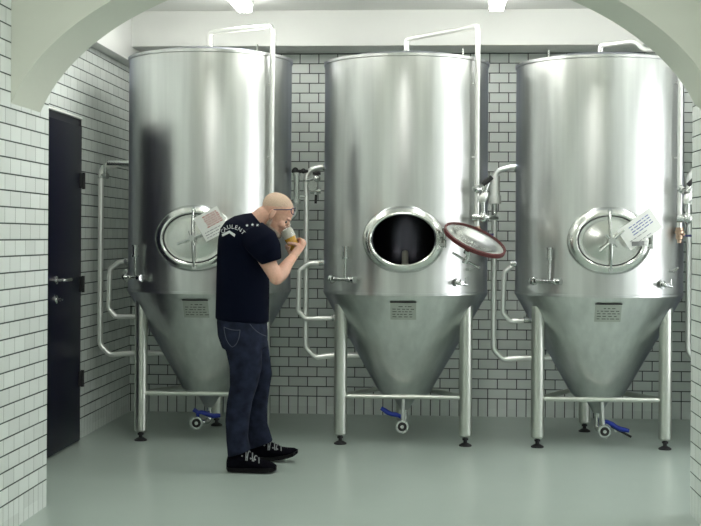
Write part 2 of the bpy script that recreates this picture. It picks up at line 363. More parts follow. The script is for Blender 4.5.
def tank(x, y, label, open_lid=False, px=-.68, qx=-.70, zoff=0, hook=False, valve='left', star=40, idx=1, pin=44, sight=-40, rise=.10, peak=.21):
    global ZT
    ZT = {1: 2.577, 2: 2.545, 3: 2.532, 4: 2.532}[idx]
    t = empty('fermentation_tank', (x, y, 0), label, 'tank', 'steel conical fermentation tanks')
    bm = B(); lo, hi = shell_skin(bm, R, False)
    strip(bm, lo, [(R+.004, ZS-.004), (R-.004, ZS-.016), (.18, .335), (.15, .31), (.07, .272), (.028, .20), (.022, .20), (0, .205)])
    strip(bm, hi, [(R+.004, ZT), (R+.004, ZT+.008), (R-.01, ZT+.014), (.4, ZT+.045), (.2, ZT+.07), (0, ZT+.078)])
    obj('shell', bm, M['steel'], t, 35)
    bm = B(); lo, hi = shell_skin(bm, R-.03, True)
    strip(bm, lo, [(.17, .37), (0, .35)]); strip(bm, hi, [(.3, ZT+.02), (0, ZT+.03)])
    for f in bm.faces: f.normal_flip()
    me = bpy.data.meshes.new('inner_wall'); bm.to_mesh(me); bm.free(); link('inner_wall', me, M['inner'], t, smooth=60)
    # weld band at the foot of the cylinder
    bm = B(); lathe(bm, [(R-.002, ZS-.006), (R+.005, ZS-.004), (R+.005, ZS+.010), (R-.001, ZS+.012)], n=96); obj('weld_band', bm, M['steel'], t)
    bm = B(); lathe(bm, [(R, ZT-.012), (R+.008, ZT-.008), (R+.008, ZT+.01), (R, ZT+.012)], n=96); obj('top_rim', bm, M['steel'], t)
    # manway
    bm = B(); oval_ring(bm, [(.205, .161, -.44), (.205, .161, -.584), (.212, .168, -.590), (.222, .178, -.589), (.238, .194, -.578), (.254, .211, -.560), (.262, .219, -.546), (.262, .219, -.46)])
    obj('manway_ring', bm, M['lid'], t)
    bm = B(); cyl(bm, (.262, -.57, ZM-.05), (.262, -.57, ZM+.05), .011); box(bm, .225, .265, -.582, -.56, ZM-.04, ZM-.02); box(bm, .225, .265, -.582, -.56, ZM+.02, ZM+.04)
    obj('hinge', bm, M['fit'], t)
    lr = bpy.data.objects.new('manway_lid', lid_to_mesh()); C.objects.link(lr); lr.parent = t
    bm = B(); oval_ring(bm, [(.196, .154, -.004), (.207, .165, -.008), (.207, .165, .016), (.196, .154, .020)], z0=0)
    gk = obj('gasket', bm, M['red'] if open_lid else M['dark'], lr)
    # yoke bar over the lid and the star handle
    bm = B(); sweep(bm, round_path([(-.003, -.012, .185), (-.003, -.05, .10), (0, -.058, 0), (.003, -.05, -.10), (.003, -.012, -.185)], .08), .0085, 10)
    cyl(bm, (-.003, -.02, .185), (-.003, .0, .185), .016); cyl(bm, (.003, -.02, -.185), (.003, .0, -.185), .016)
    hl = .065 if open_lid else 0
    cyl(bm, (0, -.005, 0), (0, -.085-hl, 0), .013)
    obj('yoke_bar', bm, M['fit'], lr)
    bm = B(); a = radians(star)
    cyl(bm, (-.10*cos(a), -.085-hl, -.10*sin(a)), (.10*cos(a), -.085-hl, .10*sin(a)), .0085, n=10)
    cyl(bm, (.05*sin(a), -.082-hl, -.05*cos(a)), (-.05*sin(a), -.082-hl, .05*cos(a)), .006, n=10)
    cyl(bm, (0, -.07-hl, 0), (0, -.10-hl, 0), .02)
    obj('star_handle', bm, M['fit'], lr)
    if open_lid:
        bm = B(); lathe(bm, [(0, .0), (.022, 0), (.022, .95), (.016, .965), (0, .97)], (-.0, -.12, .32)); obj('standpipe', bm, M['foam2'], t)
        th = radians(25)
        mx = Vector((cos(th), -.10, -sin(th))).normalized()               # long axis
        ny = Vector((sin(th)*.90, -.42, cos(th)*.90)).normalized(); ny = (ny - mx*ny.dot(mx)).normalized()   # inside of lid, +y in its frame
        nz = mx.cross(ny)
        c = at(474.5, 240.5, 7.98) - Vector((x, y, 0))
        lr.matrix_local = Matrix(((mx.x, ny.x, nz.x, c.x), (mx.y, ny.y, nz.y, c.y), (mx.z, ny.z, nz.z, c.z), (0, 0, 0, 1)))
        bm = B(); e = c - mx*.21 - ny*.01
        sweep(bm, round_path([(.262, -.56, ZM), (.262, -.60, ZM+.01), e + mx*.0, e + mx*.03-ny*.01], .02), .010, 10); obj('hinge_arm', bm, M['fit'], t)
    else: lr.location = (0, -.576, ZM)
    # legs and bracing
    for lx, ly in LEGS:
        bm = B(); lathe(bm, [(0, .062), (.034, .062), (.043, .072), (.043, .93), (0, .93)], (lx, ly, 0), n=28)
        lg = obj('leg', bm, M['leg'], t)
        bm = B(); lathe(bm, [(0, 0), (.042, 0), (.042, .008), (.022, .020), (.013, .024), (.013, .066), (0, .066)], (lx, ly, 0), n=24)
        cyl(bm, (lx, ly, .040), (lx, ly, .052), .022, n=6); obj('foot', bm, M['dark'], lg)
    for i, j in ((0, 1), (1, 2), (2, 0)):
        a = Vector((*LEGS[i], .32)); b = Vector((*LEGS[j], .32)); u = (b-a).normalized()*.036
        bm = B(); cyl(bm, a+u, b-u, .0165, n=14); obj('brace', bm, M['leg'], t)
    # clean-in-place pipe over the top and down the front right
    ph = radians(53); rp = R+.035
    P = lambda z: surf(ph, z, rp)
    top = Vector((.0, -.05, ZT+.075)); bm = B()
    if hook: path = [top, top+Vector((0, 0, .065)), (.215, -.17, ZT+.150), (.265, -.19, ZT+.085), (.34, -.22, ZT+.083), P(ZT+.083), P(1.42)]
    else: path = [top, top+Vector((0, 0, rise)), P(ZT+peak), P(1.42)]
    sweep(bm, round_path(path, .035), .0175)
    for z in (2.38, 1.9): 
        sweep(bm, [surf(ph, z, R-.005), P(z)], .006, 8)
    tp = obj('top_pipe', bm, M['pipe'], t)
    bm = B(); lathe(bm, [(0, 0), (.036, 0), (.036, .012), (.022, .018), (.022, .03), (0, .03)], top-Vector((0, 0, .005))); obj('pipe_flange', bm, M['fit'], tp)
    bm = B(); q = P(1.42)
    lathe(bm, [(0, .03), (.026, .03), (.026, .012), (.032, .008), (.032, -.008), (.024, -.014), (.024, -.045), (.014, -.05), (.014, -.07), (0, -.07)], q, n=20)
    for k in range(3): cyl(bm, q+Vector((0, 0, -.02+k*.004)), q+Vector((.045*cos(k), -.045*abs(sin(k)), -.02+k*.004)), .006, n=8)
    obj('pipe_coupling', bm, M['bronze'], tp)
    bm = B(); box(bm, q.x+.02, q.x+.11, q.y-.012, q.y+.012, 1.39, 1.405, .003); obj('coupling_lever', bm, M['specs'], tp)
    bm = B(); g = surf(radians(pin), ZT+.005, R-.015); cyl(bm, g, g+Vector((0, 0, .055)), .0065, n=8); obj('lifting_pin', bm, M['fit'], t)
    # long drain pipe on the left
    bm = B(); zt = 1.853+zoff
    sweep(bm, round_path([(-R+.01, 0, zt), (-R-.03, 0, zt+.004), (px+.03, 0, zt-.018), (px, 0, zt-.05), (px, 0, .62), (px+.07, 0, .55), (-.50, 0, .565), (-.295, 0, .57)], .025), .0195)
    sp = obj('drain_pipe', bm, M['pipe'], t)
    bm = B(); lathe(bm, [(0, 0), (.026, 0), (.026, .012), (0, .012)], (px, 0, zt-.10)); obj('pipe_clamp', bm, M['fit'], sp); bm = B(); lathe(bm, [(0, 0), (.028, 0), (.028, .014), (0, .014)], (-R-.012, 0, zt), (1, 0, 0)); obj('pipe_clamp', bm, M['fit'], sp)
    # short jacket pipe
    bm = B(); s = 1 if qx > px else -1
    sweep(bm, round_path([(-R+.01, -.03, 1.20), (qx+.065, -.03, 1.195), (qx, -.03, 1.145), (qx-.008, -.03, .87), (qx+.045, -.03, .815), (-.42, -.03, .825)], .015), .0175); jp = obj('jacket_pipe', bm, M['pipe'], t)
    bm = B(); cyl(bm, (-R-.035, -.03, 1.20), (-R+.02, -.03, 1.20), .022); obj('pipe_union', bm, M['fit'], jp); bm = B(); cyl(bm, (-.50, -.03, .824), (-.44, -.03, .825), .022, n=12); obj('pipe_union', bm, M['fit'], jp)
    if valve == 'left':
        vx = px-.045
        bm = B(); z1 = zt-.055
        cyl(bm, (px+.01, -.01, zt-.03), (px-.10, -.03, zt-.03), .012, n=10)
        ball(bm, (px-.075, -.03, zt-.025), .022); ball(bm, (px-.02, -.03, zt-.028), .018)
        obj('valve_body', bm, M['dark'], sp)
        bm = B(); cyl(bm, (vx-.02, -.03, zt-.05), (vx-.02, -.03, zt-.24), .021); cyl(bm, (vx-.02, -.03, zt-.04), (vx-.02, -.03, zt-.06), .026); cyl(bm, (vx-.02, -.03, zt-.22), (vx-.02, -.03, zt-.25), .028)
        sweep(bm, round_path([(vx-.02, -.03, zt-.25), (vx-.02, -.03, zt-.33), (vx-.10, -.03, zt-.38)], .04), .012, 10)
        cyl(bm, (vx-.02, -.03, zt-.20), (px, -.01, zt-.20), .008, n=8)
        obj('actuator', bm, M['fit'], sp)
        bm = B(); cyl(bm, (px+.01, -.02, zt-.09), (px+.065, -.03, zt-.075), .014); ball(bm, (px+.07, -.03, zt-.08), .028)
        cyl(bm, (px+.07, -.03, zt-.08), (px+.065, -.03, zt-.19), .016); cyl(bm, (px+.03, -.03, zt-.165), (px+.10, -.03, zt-.165), .018)
        lathe(bm, [(0, 0), (.034, 0), (.034, .014), (0, .014)], (px+.045, -.06, zt-.13), (0, 1, 0)); obj('check_valve', bm, M['fit'], sp)
        bm = B(); cyl(bm, (px+.068, -.03, zt-.19), (px+.066, -.03, zt-.25), .009, n=8); obj('valve_stem', bm, M['dark'], sp); bm = B(); box(bm, px+.045, px+.10, -.045, -.03, zt-.055, zt-.035, .003); obj('lever', bm, M['dark'], sp)
    elif valve == 'plain':
        bm = B(); cyl(bm, (px+.03, -.01, zt-.005), (px+.03, -.01, zt-.10), .014); cyl(bm, (px+.005, 0, zt-.085), (px+.05, -.02, zt-.085), .02); cyl(bm, (-.72, 0, zt+.002), (-.56, 0, zt+.004), .024)
        obj('valve_body', bm, M['fit'], sp)
    else:
        bm = B(); cyl(bm, (px, -.01, zt-.06), (px, -.01, zt-.24), .036); cyl(bm, (px, -.01, zt-.19), (px, -.01, zt-.245), .046)
        obj('actuator', bm, M['pipe'], sp)
        yv = -.42; xv = px-.085
        bm = B(); sweep(bm, round_path([(px, -.01, zt-.24), (px, -.01, zt-.33), (px+.01, -.20, zt-.345), (xv+.03, yv, zt-.345), (xv-.05, yv, zt-.345)], .04), .015, 10)
        cyl(bm, (xv-.075, yv, zt-.345), (xv-.04, yv, zt-.345), .026); cyl(bm, (xv-.005, yv, zt-.345), (xv-.005, yv, zt-.20), .014); lathe(bm, [(0, -.02), (.028, -.02), (.034, -.01), (.034, .01), (.028, .02), (0, .02)], (xv-.005, yv, zt-.345), (1, 0, 0))
        obj('valve_pipe', bm, M['fit'], sp)
        bm = B(); ball(bm, (xv-.004, yv, zt-.215), .030, 1, 1, 1.5, Matrix.Rotation(.5, 4, 'Y')); obj('check_valve', bm, M['pipe'], sp)
        bm = B(); sweep(bm, [(xv, yv, zt-.18), (xv+.015, yv, zt-.13), (xv+.035, yv, zt-.095)], [.022, .026, .018], 12); obj('valve_body', bm, M['fit'], sp)
        bm = B(); sweep(bm, [(xv-.01, yv-.02, zt-.135), (xv+.02, yv-.02, zt-.11), (xv+.05, yv-.02, zt-.085)], [.014, .018, .015], 12); obj('valve_handle', bm, M['dark'], sp)
        bm = B(); lathe(bm, [(0, -.012), (.026, -.012), (.026, .012), (0, .012)], (xv-.045, yv, zt-.16), (.5, -.6, .6)); obj('pressure_gauge', bm, M['fit'], sp)
    # name plate on the cone
    def cone_r(z): return .18 + (z-.335)/(ZS-.016-.335)*(R-.004-.18)
    def on_cone(s, z, off=.004):
        r = cone_r(z)+off; return Vector((r*sin(s/r), -r*cos(s/r), z))
    zp0, zp1 = .845, .955; hw = .083
    bm = B(); g = [[bm.verts.new(on_cone(-hw+2*hw*i/6, zp0+(zp1-zp0)*k/3, off)) for i in range(7)] for off in (.001, .007) for k in range(4)]
    for f in range(2):
        for k in range(3):
            for i in range(6): bm.faces.new((g[f*4+k][i], g[f*4+k][i+1], g[f*4+k+1][i+1], g[f*4+k+1][i]))
    for i in range(6):
        bm.faces.new((g[0][i], g[0][i+1], g[4][i+1], g[4][i])); bm.faces.new((g[3][i], g[3][i+1], g[7][i+1], g[7][i]))
    for k in range(3):
        bm.faces.new((g[k][0], g[k+1][0], g[4+k+1][0], g[4+k][0])); bm.faces.new((g[k][6], g[k+1][6], g[4+k+1][6], g[4+k][6]))
    pl = obj('name_plate', bm, M['plate'], t)
    bm = B(); rr = random.Random(idx)
    def bar(s0, s1, z0, z1, off=.0085):
        n = max(1, int((s1-s0)/.02)); a = [bm.verts.new(on_cone(s0+(s1-s0)*k/n, z0, off)) for k in range(n+1)]; b = [bm.verts.new(on_cone(s0+(s1-s0)*k/n, z1, off)) for k in range(n+1)]
        for k in range(n): bm.faces.new((a[k], a[k+1], b[k+1], b[k]))
    bar(-.085, .085, .957, .966, .006)  # dark bar paints the shadow line along the plate's top edge
    for row in range(5):
        z = .93-row*.017; s = -.07 if row else -.03
        while s < (.03 if row == 0 else .065):
            w = rr.uniform(.01, .028); bar(s, s+w, z, z+.0045); s += w+rr.uniform(.006, .014)
    obj('plate_writing_and_shadow', bm, M['ink'], pl)
    # sight tube at the lower left and the sampling cock
    ps = radians(sight); z0 = 1.10
    q = surf(ps, z0, R+.035); bm = B()
    tl = Vector((cos(ps), sin(ps), 0))
    cyl(bm, q-tl*.05, q+tl*.07, .011); cyl(bm, q-tl*.10, q-tl*.05, .014); lathe(bm, [(0, 0), (.026, .0), (.030, .012), (.026, .03), (0, .03)], q-tl*.105, -tl)
    cyl(bm, surf(ps, z0, R-.01), q, .012); ball(bm, q+tl*.04, .02); lathe(bm, [(.0, -.012), (.022, -.012), (.022, .012), (0, .012)], q+tl*.075, tl)
    cyl(bm, q, q+Vector((0, 0, .16)), .0085)
    st = obj('sight_tube', bm, M['fit'], t)
    bm = B(); lathe(bm, [(0, .135), (.022, .135), (.024, .140), (.024, .148), (.019, .150), (.019, .205), (.024, .207), (.024, .216), (0, .216)], q); obj('sight_glass', bm, M['fit'], st)
    ps = radians(38); q = surf(ps, 1.085, R); tl = Vector((cos(ps), sin(ps), 0)); nn = surf(ps, 0, 1)
    bm = B(); cyl(bm, q-nn*.01, q+nn*.06, .012); lathe(bm, [(0, 0), (.026, 0), (.026, .01), (0, .01)], q+nn*.012, nn); cyl(bm, q+nn*.04-tl*.02, q+nn*.045+tl*.05+Vector((0, 0, -.012)), .010)
    cyl(bm, q+nn*.05+tl*.035, q+nn*.05+tl*.035+Vector((0, 0, .035)), .006, n=8); ball(bm, q+nn*.05-tl*.022, .016)
    obj('sample_cock', bm, M['fit'], t)
    ps = radians(47); q = surf(ps, 1.17, R); tl = Vector((cos(ps), sin(ps), 0)); nn = surf(ps, 0, 1)
    bm = B(); cyl(bm, q-nn*.01, q+nn*.035, .010); sweep(bm, [q+nn*.03, q+nn*.03+tl*.05+Vector((0, 0, .02))], .006, 8); obj('thermometer_pocket', bm, M['fit'], t)
    # outlet, valve and lever
    vp = dict([(1, (-.065, -.10, .105)), (2, (-.012, -.10, .103)), (3, (.034, -.10, .092)), (4, (.034, -.10, .092))])[idx]
    bm = B(); sweep(bm, round_path([(0, 0, .215), (0, 0, vp[2]+.0), (vp[0]*.4, -.05, vp[2]), (vp[0], vp[1]+.02, vp[2])], .03), .020)
    ov = obj('outlet_pipe', bm, M['fit'], t)
    bm = B(); lathe(bm, [(.020, 0), (.043, 0), (.045, .006), (.045, .016), (.043, .022), (.030, .022), (.026, .012), (.012, .012), (.012, .026), (0, .026)], vp, (0, -1, 0)); lathe(bm, [(0, -.03), (.032, -.03), (.032, 0), (.02, 0), (0, 0)], vp, (0, -1, 0)); obj('outlet_flange', bm, M['fit'], ov)
    hd = {1: (.155, .0, -.025), 2: (-.145, -.01, .06), 3: (.165, -.02, -.065), 4: (.165, -.02, -.065)}[idx]
    s0 = Vector((vp[0], vp[1]+.03, vp[2]+{1: .066, 2: .052, 3: .062, 4: .062}[idx])); e0 = s0 + Vector(hd)
    bm = B(); cyl(bm, Vector((vp[0], vp[1]+.03, vp[2])), s0+Vector((0, 0, .01)), .012)
    sweep(bm, [s0+(e0-s0)*k/6 + Vector((0, 0, .006*sin(k*1.3))) for k in range(7)], [.013, .014, .017, .015, .017, .016, .013], 10)
    if idx == 1: sweep(bm, [s0, s0+Vector((-.03, 0, .02))], [.013, .016], 10)
    obj('blue_lever', bm, M['blue'], ov)['label'] = 'blue lever of the outlet valve'
    bm = B(); cyl(bm, Vector(vp)+Vector((0, -.0125, 0)), Vector(vp)+Vector((0, -.0165, 0)), .029); cyl(bm, Vector(vp)+Vector((0, -.0165, 0)), Vector(vp)+Vector((0, -.024, 0)), .012); obj('flange_recess_shade', bm, M['dark'], ov)  # black disc and stub added as the shade inside the flange recess
    if idx == 3:
        bm = B(); sweep(bm, [s0+Vector((.05, .02, -.035)), s0+Vector((.185, .02, -.105))], .008, 8); obj('lever_stop', bm, M['dark'], ov)
    if idx in (2, 3):
        bm = B(); a = Vector((.0, -.10, .31)); b = Vector((vp[0]*.85, -.085, vp[2]+.03)); cyl(bm, a+Vector((vp[0]*.5, 0, 0)), b, .0125); obj('spray_pipe', bm, M['pipe'], ov)
    return t
_lid = None
def lid_to_mesh():
    global _lid
    if _lid is None:
        bm = lid_mesh(B()); bmesh.ops.recalc_face_normals(bm, faces=bm.faces); _lid = bpy.data.meshes.new('manway_lid'); bm.to_mesh(_lid); bm.free()
        for p in _lid.polygons: p.use_smooth = True
        _lid.materials.append(M['lid'])
    return _lid
TL = tank(-1.555, 8.66, 'tall steel fermentation tank behind the man, nearest the black door', px=-.765, qx=-.69, zoff=.02, valve='plain', star=22, idx=1, sight=-46, rise=.12, peak=.185)
TM = tank(-.21, 8.66, 'tall steel fermentation tank with open manway, middle of the row', open_lid=True, px=-.68, qx=-.722, valve='left', star=10, idx=2)
TR = tank(1.09, 8.66, 'tall steel fermentation tank right of the open one, closed lid with notes taped on', px=-.70, qx=-.632, hook=True, valve='right', star=42, idx=3, pin=-44, sight=-38.5)
T4 = tank(2.39, 8.66, 'rightmost steel tank hidden behind the right pier, only its side pipe and valves showing', px=-.70, qx=-.632, valve='right', star=42, idx=4)

# notes taped on the lids
def sheet(name, c, w, h, rot, y, label, lines, tilt=0.12, mt=None):
    mt_ = Matrix.Translation((c.x, y, c.z)) @ Matrix.Rotation(rot, 4, 'Y') @ Matrix.Rotation(tilt, 4, 'X')
    bm = B(); n = 8
    for s in (0, -.0012):
        g = [[bm.verts.new(mt_ @ Vector((-w/2+w*i/n, s - .006*sin(pi*i/n), -h/2+h*k/n))) for i in range(n+1)] for k in range(n+1)]
        for k in range(n):
            for i in range(n): bm.faces.new((g[k][i], g[k][i+1], g[k+1][i+1], g[k+1][i]))
    o = obj(name, bm, mt or M['paper']); tag(o, label, 'paper note')
    for mat_, rows in lines:
        bm = B()
        for (x0, x1, z, th) in rows:
            k = max(1, int((x1-x0)/.01)); xs = [x0+(x1-x0)*j/k for j in range(k+1)]
            f = lambda q, zz: bm.verts.new(mt_ @ Vector((q*w, -.0026-.006*sin(pi*(q+.5)), zz*h)))
            a = [f(q, z-th) for q in xs]; b = [f(q, z+th) for q in xs]
            for j in range(k): bm.faces.new((a[j], a[j+1], b[j+1], b[j]))
        w_ = obj('handwriting', bm, mat_, o)
    return o
rn = random.Random(9)
def scribble(z0, z1, n, x0=-.42, x1=.42, th=.018):
    rows = []
    for k in range(n):
        z = z0+(z1-z0)*k/max(1, n-1); x = x0+rn.uniform(0, .05)
        while x < x1-.05:
            w = rn.uniform(.05, .16); rows.append((x, min(x+w, x1), z, th)); x += w+.035
    return rows
c = at(639.5, 229, 8.02)
sheet('paper_note', c, .245, .15, radians(-36), 8.005, 'white sheet with blue handwriting stuck on the right tank lid', [(M['pblue'], scribble(.30, -.05, 4, -.25, .42)), (M['pblk'], scribble(-.2, -.40, 2, -.42, .2, .012))])
c = at(637, 243.5, 8.02)
sheet('paper_card', c, .075, .028, radians(-4), 7.985, 'small grey card below the blue-written note on the right tank lid', [], mt=M['card'])
c = at(644.5, 243, 8.02)
sheet('paper_slip', c, .04, .045, 0.1, 7.992, 'small white slip beside the grey card on the right tank lid', [(M['pblk'], scribble(.2, -.2, 2, -.3, .3))])
c = at(212.5, 224, 8.02)
sheet('paper_note', c, .17, .17, radians(-28), 7.985, 'white sheet with red ruled lines on the left tank lid behind the man', [(M['pred'], scribble(.36, -.05, 6, -.2, .45, .02)), (M['pblk'], scribble(-.2, -.40, 3, -.42, .3, .012))])

# ------------------------------------------------------------------ the man
def solid(name, bm, m, parent, voxel=.006, smooth=6, fac=.6):
    """fuse overlapping closed shapes to one continuous skin"""
    me = bpy.data.meshes.new('raw'); bmesh.ops.recalc_face_normals(bm, faces=bm.faces); bm.to_mesh(me); bm.free()
    o = bpy.data.objects.new('raw', me); C.objects.link(o)
    r = o.modifiers.new('r', 'REMESH'); r.mode = 'VOXEL'; r.voxel_size = voxel; r.use_smooth_shade = True
    s = o.modifiers.new('s', 'SMOOTH'); s.iterations = smooth; s.factor = fac
    dg = bpy.context.evaluated_depsgraph_get(); dg.update()
    nm = bpy.data.meshes.new_from_object(o.evaluated_get(dg)); nm.name = name
    bpy.data.objects.remove(o); nm.materials.clear(); nm.materials.append(m)
    for p in nm.polygons: p.use_smooth = True
    q = bpy.data.objects.new(name, nm); C.objects.link(q)
    if parent: q.parent = parent; q.location = -parent.location
    return q
def loft(bm, rings, n=28, close=True):
    """rings: (back(u,v), front(u,v), half width, Y [, exponent])"""
    out = []
    for rg in rings:
        (u0, v0), (u1, v1), hw, Y = rg[:4]; ex = rg[4] if len(rg) > 4 else 2.3
        a, b = at(u0, v0, Y), at(u1, v1, Y); c = (a+b)/2; d = (b-a)/2; y = Vector((0, hw, 0)); r = []
        for k in range(n):
            t = 2*pi*k/n; ct, s_ = cos(t), sin(t)
            ct = math.copysign(abs(ct)**(2/ex), ct); s_ = math.copysign(abs(s_)**(2/ex), s_)
            r.append(bm.verts.new(c + d*ct + y*s_))
        out.append(r)
    for i in range(len(out)-1):
        for k in range(n): bm.faces.new((out[i][k], out[i][(k+1) % n], out[i+1][(k+1) % n], out[i+1][k]))
    bm.faces.new(out[0][::-1]); bm.faces.new(out[-1])
def limb(bm, pts, n=16):
    """pts: (Vector, r) rounded chain"""
    path = [p for p, r in pts]; rads = [r for p, r in pts]
    sweep(bm, path, rads, n); ball(bm, path[0], rads[0]); ball(bm, path[-1], rads[-1])
YM = 7.44
feet = at(250, 470, YM); PO = Vector((feet.x, YM, 0))
man = empty('person', PO, 'man in navy t-shirt and jeans sniffing a glass of beer beside the left tank', 'person')
# body: head, neck, arms, hands in one skin
hp_ = radians(33); ear = at(274, 214.5, YM)
hf = Vector((cos(hp_), 0, -sin(hp_))); hu = Vector((sin(hp_), 0, cos(hp_))); hy = Vector((0, 1, 0))
HM = Matrix(((hf.x, 0, hu.x), (hf.y, 1, hu.y), (hf.z, 0, hu.z))).to_4x4()
def hd(f, s, u): return ear + hf*f + hy*s + hu*u
bm = B()
ball(bm, hd(0, 0, .045), 1, .098, .077, .083, HM)            # skull
ball(bm, hd(.035, 0, .02), 1, .062, .066, .085, HM)          # forehead / upper face
ball(bm, hd(.040, 0, -.035), 1, .058, .056, .060, HM)        # mid face
ball(bm, hd(.045, 0, -.078), 1, .047, .045, .032, HM)        # jaw
ball(bm, hd(.088, 0, -.085), 1, .016, .022, .018, HM)        # chin
ball(bm, hd(.091, 0, .027), 1, .012, .045, .010, HM)         # brow
sweep(bm, [hd(.092, 0, .015), hd(.108, 0, -.010), hd(.118, 0, -.026), hd(.098, 0, -.034)], [.009, .012, .015, .011], 10)   # nose
ball(bm, hd(.107, .014, -.03), .010); ball(bm, hd(.107, -.014, -.03), .010)
ball(bm, hd(.097, 0, -.052), 1, .008, .022, .005, HM); ball(bm, hd(.096, 0, -.062), 1, .009, .019, .006, HM)  # lips
for s in (-1, 1):
    ball(bm, hd(.072, s*.045, -.02), 1, .022, .018, .022, HM)     # cheek
    ball(bm, hd(-.002, s*.082, 0), 1, .018, .009, .031, HM)       # ear
    ball(bm, hd(-.012, s*.091, .008), 1, .009, .006, .022, HM); ball(bm, hd(.002, s*.078, -.026), 1, .008, .006, .010, HM)
# neck and upper trunk under the shirt
NB = at(250, 226, YM)
limb(bm, [(at(238, 246, YM), .10), (at(250, 229, YM), .075), (at(258, 222, YM), .066), (at(265, 216, YM), .062), (ear+hu*.0+hf*-.005, .06)])
limb(bm, [(at(238, 260, YM), .11), (at(240, 310, YM), .11)])
# right arm (nearer)
YS = YM-.17
sh = at(256, 240, YS); el = at(276.5, 278, YM-.25); wr = at(292.5, 257.5, YM-.07)
limb(bm, [(sh, .052), (sh.lerp(el, .5)+Vector((.0, 0, .0)), .050), (sh.lerp(el, .8), .043), (el, .040)])
limb(bm, [(el, .040), (el.lerp(wr, .3)+Vector((.004, 0, -.003)), .043), (el.lerp(wr, .65), .034), (wr, .026)])
# glass geometry (axis from base up to the mouth)
gb = at(296.5, 250.5, YM+.005); gt = at(284, 225.5, YM); ga = (gt-gb).normalized(); gl = (gt-gb).length
gx, gyv = frame_of(ga)
gs = Vector((0, -1, 0)); gs = (gs - ga*gs.dot(ga)).normalized(); gr = ga.cross(gs).normalized()
if gr.x < 0: gr = -gr                                              # gr: to the right, away from the face
def gp(al, ang, rad): return gb + ga*al + (gs*cos(ang) + gr*sin(ang))*rad
# hand: palm on the right / near side of the glass foot, fingers curl round its far side, thumb round the near side
pc = gp(.020, radians(70), .055)
ball(bm, pc, 1, .020, .034, .030); limb(bm, [(wr, .026), (wr.lerp(pc, .6), .026), (pc, .024)])
for i, (al, ln, rr_) in enumerate(((.060, 3.4, .0088), (.043, 3.7, .0092), (.026, 3.5, .0088), (.010, 2.9, .0076))):
    a0 = radians(78)
    pts = []
    for k in range(5):
        pts.append((gp(al-.002*k, a0 + ln*.30*k, .049 + (.004 if k == 0 else 0) + (.003 if k == 2 else 0)), rr_*(1-.05*k)))
    pts[0] = (pc.lerp(pts[0][0], .75), rr_*1.1)
    limb(bm, pts, 10)
limb(bm, [(pc.lerp(wr, .3), .014), (gp(.030, radians(25), .056), .012), (gp(.048, radians(0), .050), .0105), (gp(.060, radians(-22), .048), .009)], 10)
# left arm (far side), raised behind the chest with the hand under the glass foot
sh2 = at(256, 240, YM+.17); el2 = at(262, 284, YM+.24); wr2 = at(258, 262, YM+.10)
el2 = sh2 + Vector((-.01, .05, -.28)); wr2 = el2 + Vector((.0, -.03, -.23))
limb(bm, [(sh2, .052), (sh2.lerp(el2, .5), .047), (el2, .040)]); limb(bm, [(el2, .040), (el2.lerp(wr2, .35), .040), (wr2, .026)])
hdn = (wr2-el2).normalized(); hc = wr2 + hdn*.06
limb(bm, [(wr2, .026), (hc, .026)]); ball(bm, hc, 1, .036, .018, .044)
for i in range(4):
    b0 = hc + Vector((.026-.018*i, 0, -.03)); l_ = (.072, .08, .074, .058)[i]
    limb(bm, [(b0, .0095), (b0+hdn*l_*.5+Vector((0, -.006, 0)), .009), (b0+hdn*l_*.85+Vector((-.008, -.018, 0)), .0078)], 10)
limb(bm, [(wr2+Vector((.015, -.005, -.02)), .013), (hc+Vector((.045, -.012, -.005)), .011), (hc+Vector((.052, -.02, -.035)), .009)], 10)
body = solid('body', bm, M['skin'], man, .0042, 4, .5)
# hair, beard
bm = B(); ball(bm, hd(-.004, 0, .050), 1, .0965, .0765, .082, HM, 28)
bmesh.ops.bisect_plane(bm, geom=bm.verts[:]+bm.edges[:]+bm.faces[:], plane_co=hd(-.02, 0, .042), plane_no=(hf*.55-hu).normalized(), clear_outer=True)
hr = obj('hair', bm, M['hair'], man); hr.location = -PO
bm = B()
ball(bm, hd(.036, 0, -.080), 1, .056, .0525, .034, HM, 24); ball(bm, hd(.088, 0, -.090), 1, .022, .026, .020, HM)
for s in (-1, 1): ball(bm, hd(.008, s*.047, -.050), 1, .014, .018, .030, HM)
bd = solid('beard', bm, M['beard'], man, .004, 2)
# eyes and spectacles pushed up on the forehead
for s in (-1, 1):
    bm = B(); ball(bm, hd(.0865, s*.031, .004), .0085); e_ = obj('eye', bm, M['ink'], man); e_.location = -PO
bm = B()
for s in (-1, 1):
    sweep(bm, [hd(-.012, s*.084, .024), hd(.02, s*.088, .045), hd(.055, s*.080, .068), hd(.080, s*.068, .086)], .0028, 8)
    c = hd(.090, s*.033, .080); path = [c + hy*(.029*cos(t*pi/10)) + (hu*.9-hf*.35)*(.019*sin(t*pi/10)) - hf*(.012*abs(cos(t*pi/10))*(1 if True else 0)) for t in range(21)]
    sweep(bm, path, .0026, 8)
sweep(bm, [hd(.090, -.008, .084), hd(.093, 0, .086), hd(.090, .008, .084)], .0026, 8)
sp_ = obj('spectacles', bm, M['specs'], man); sp_.location = -PO
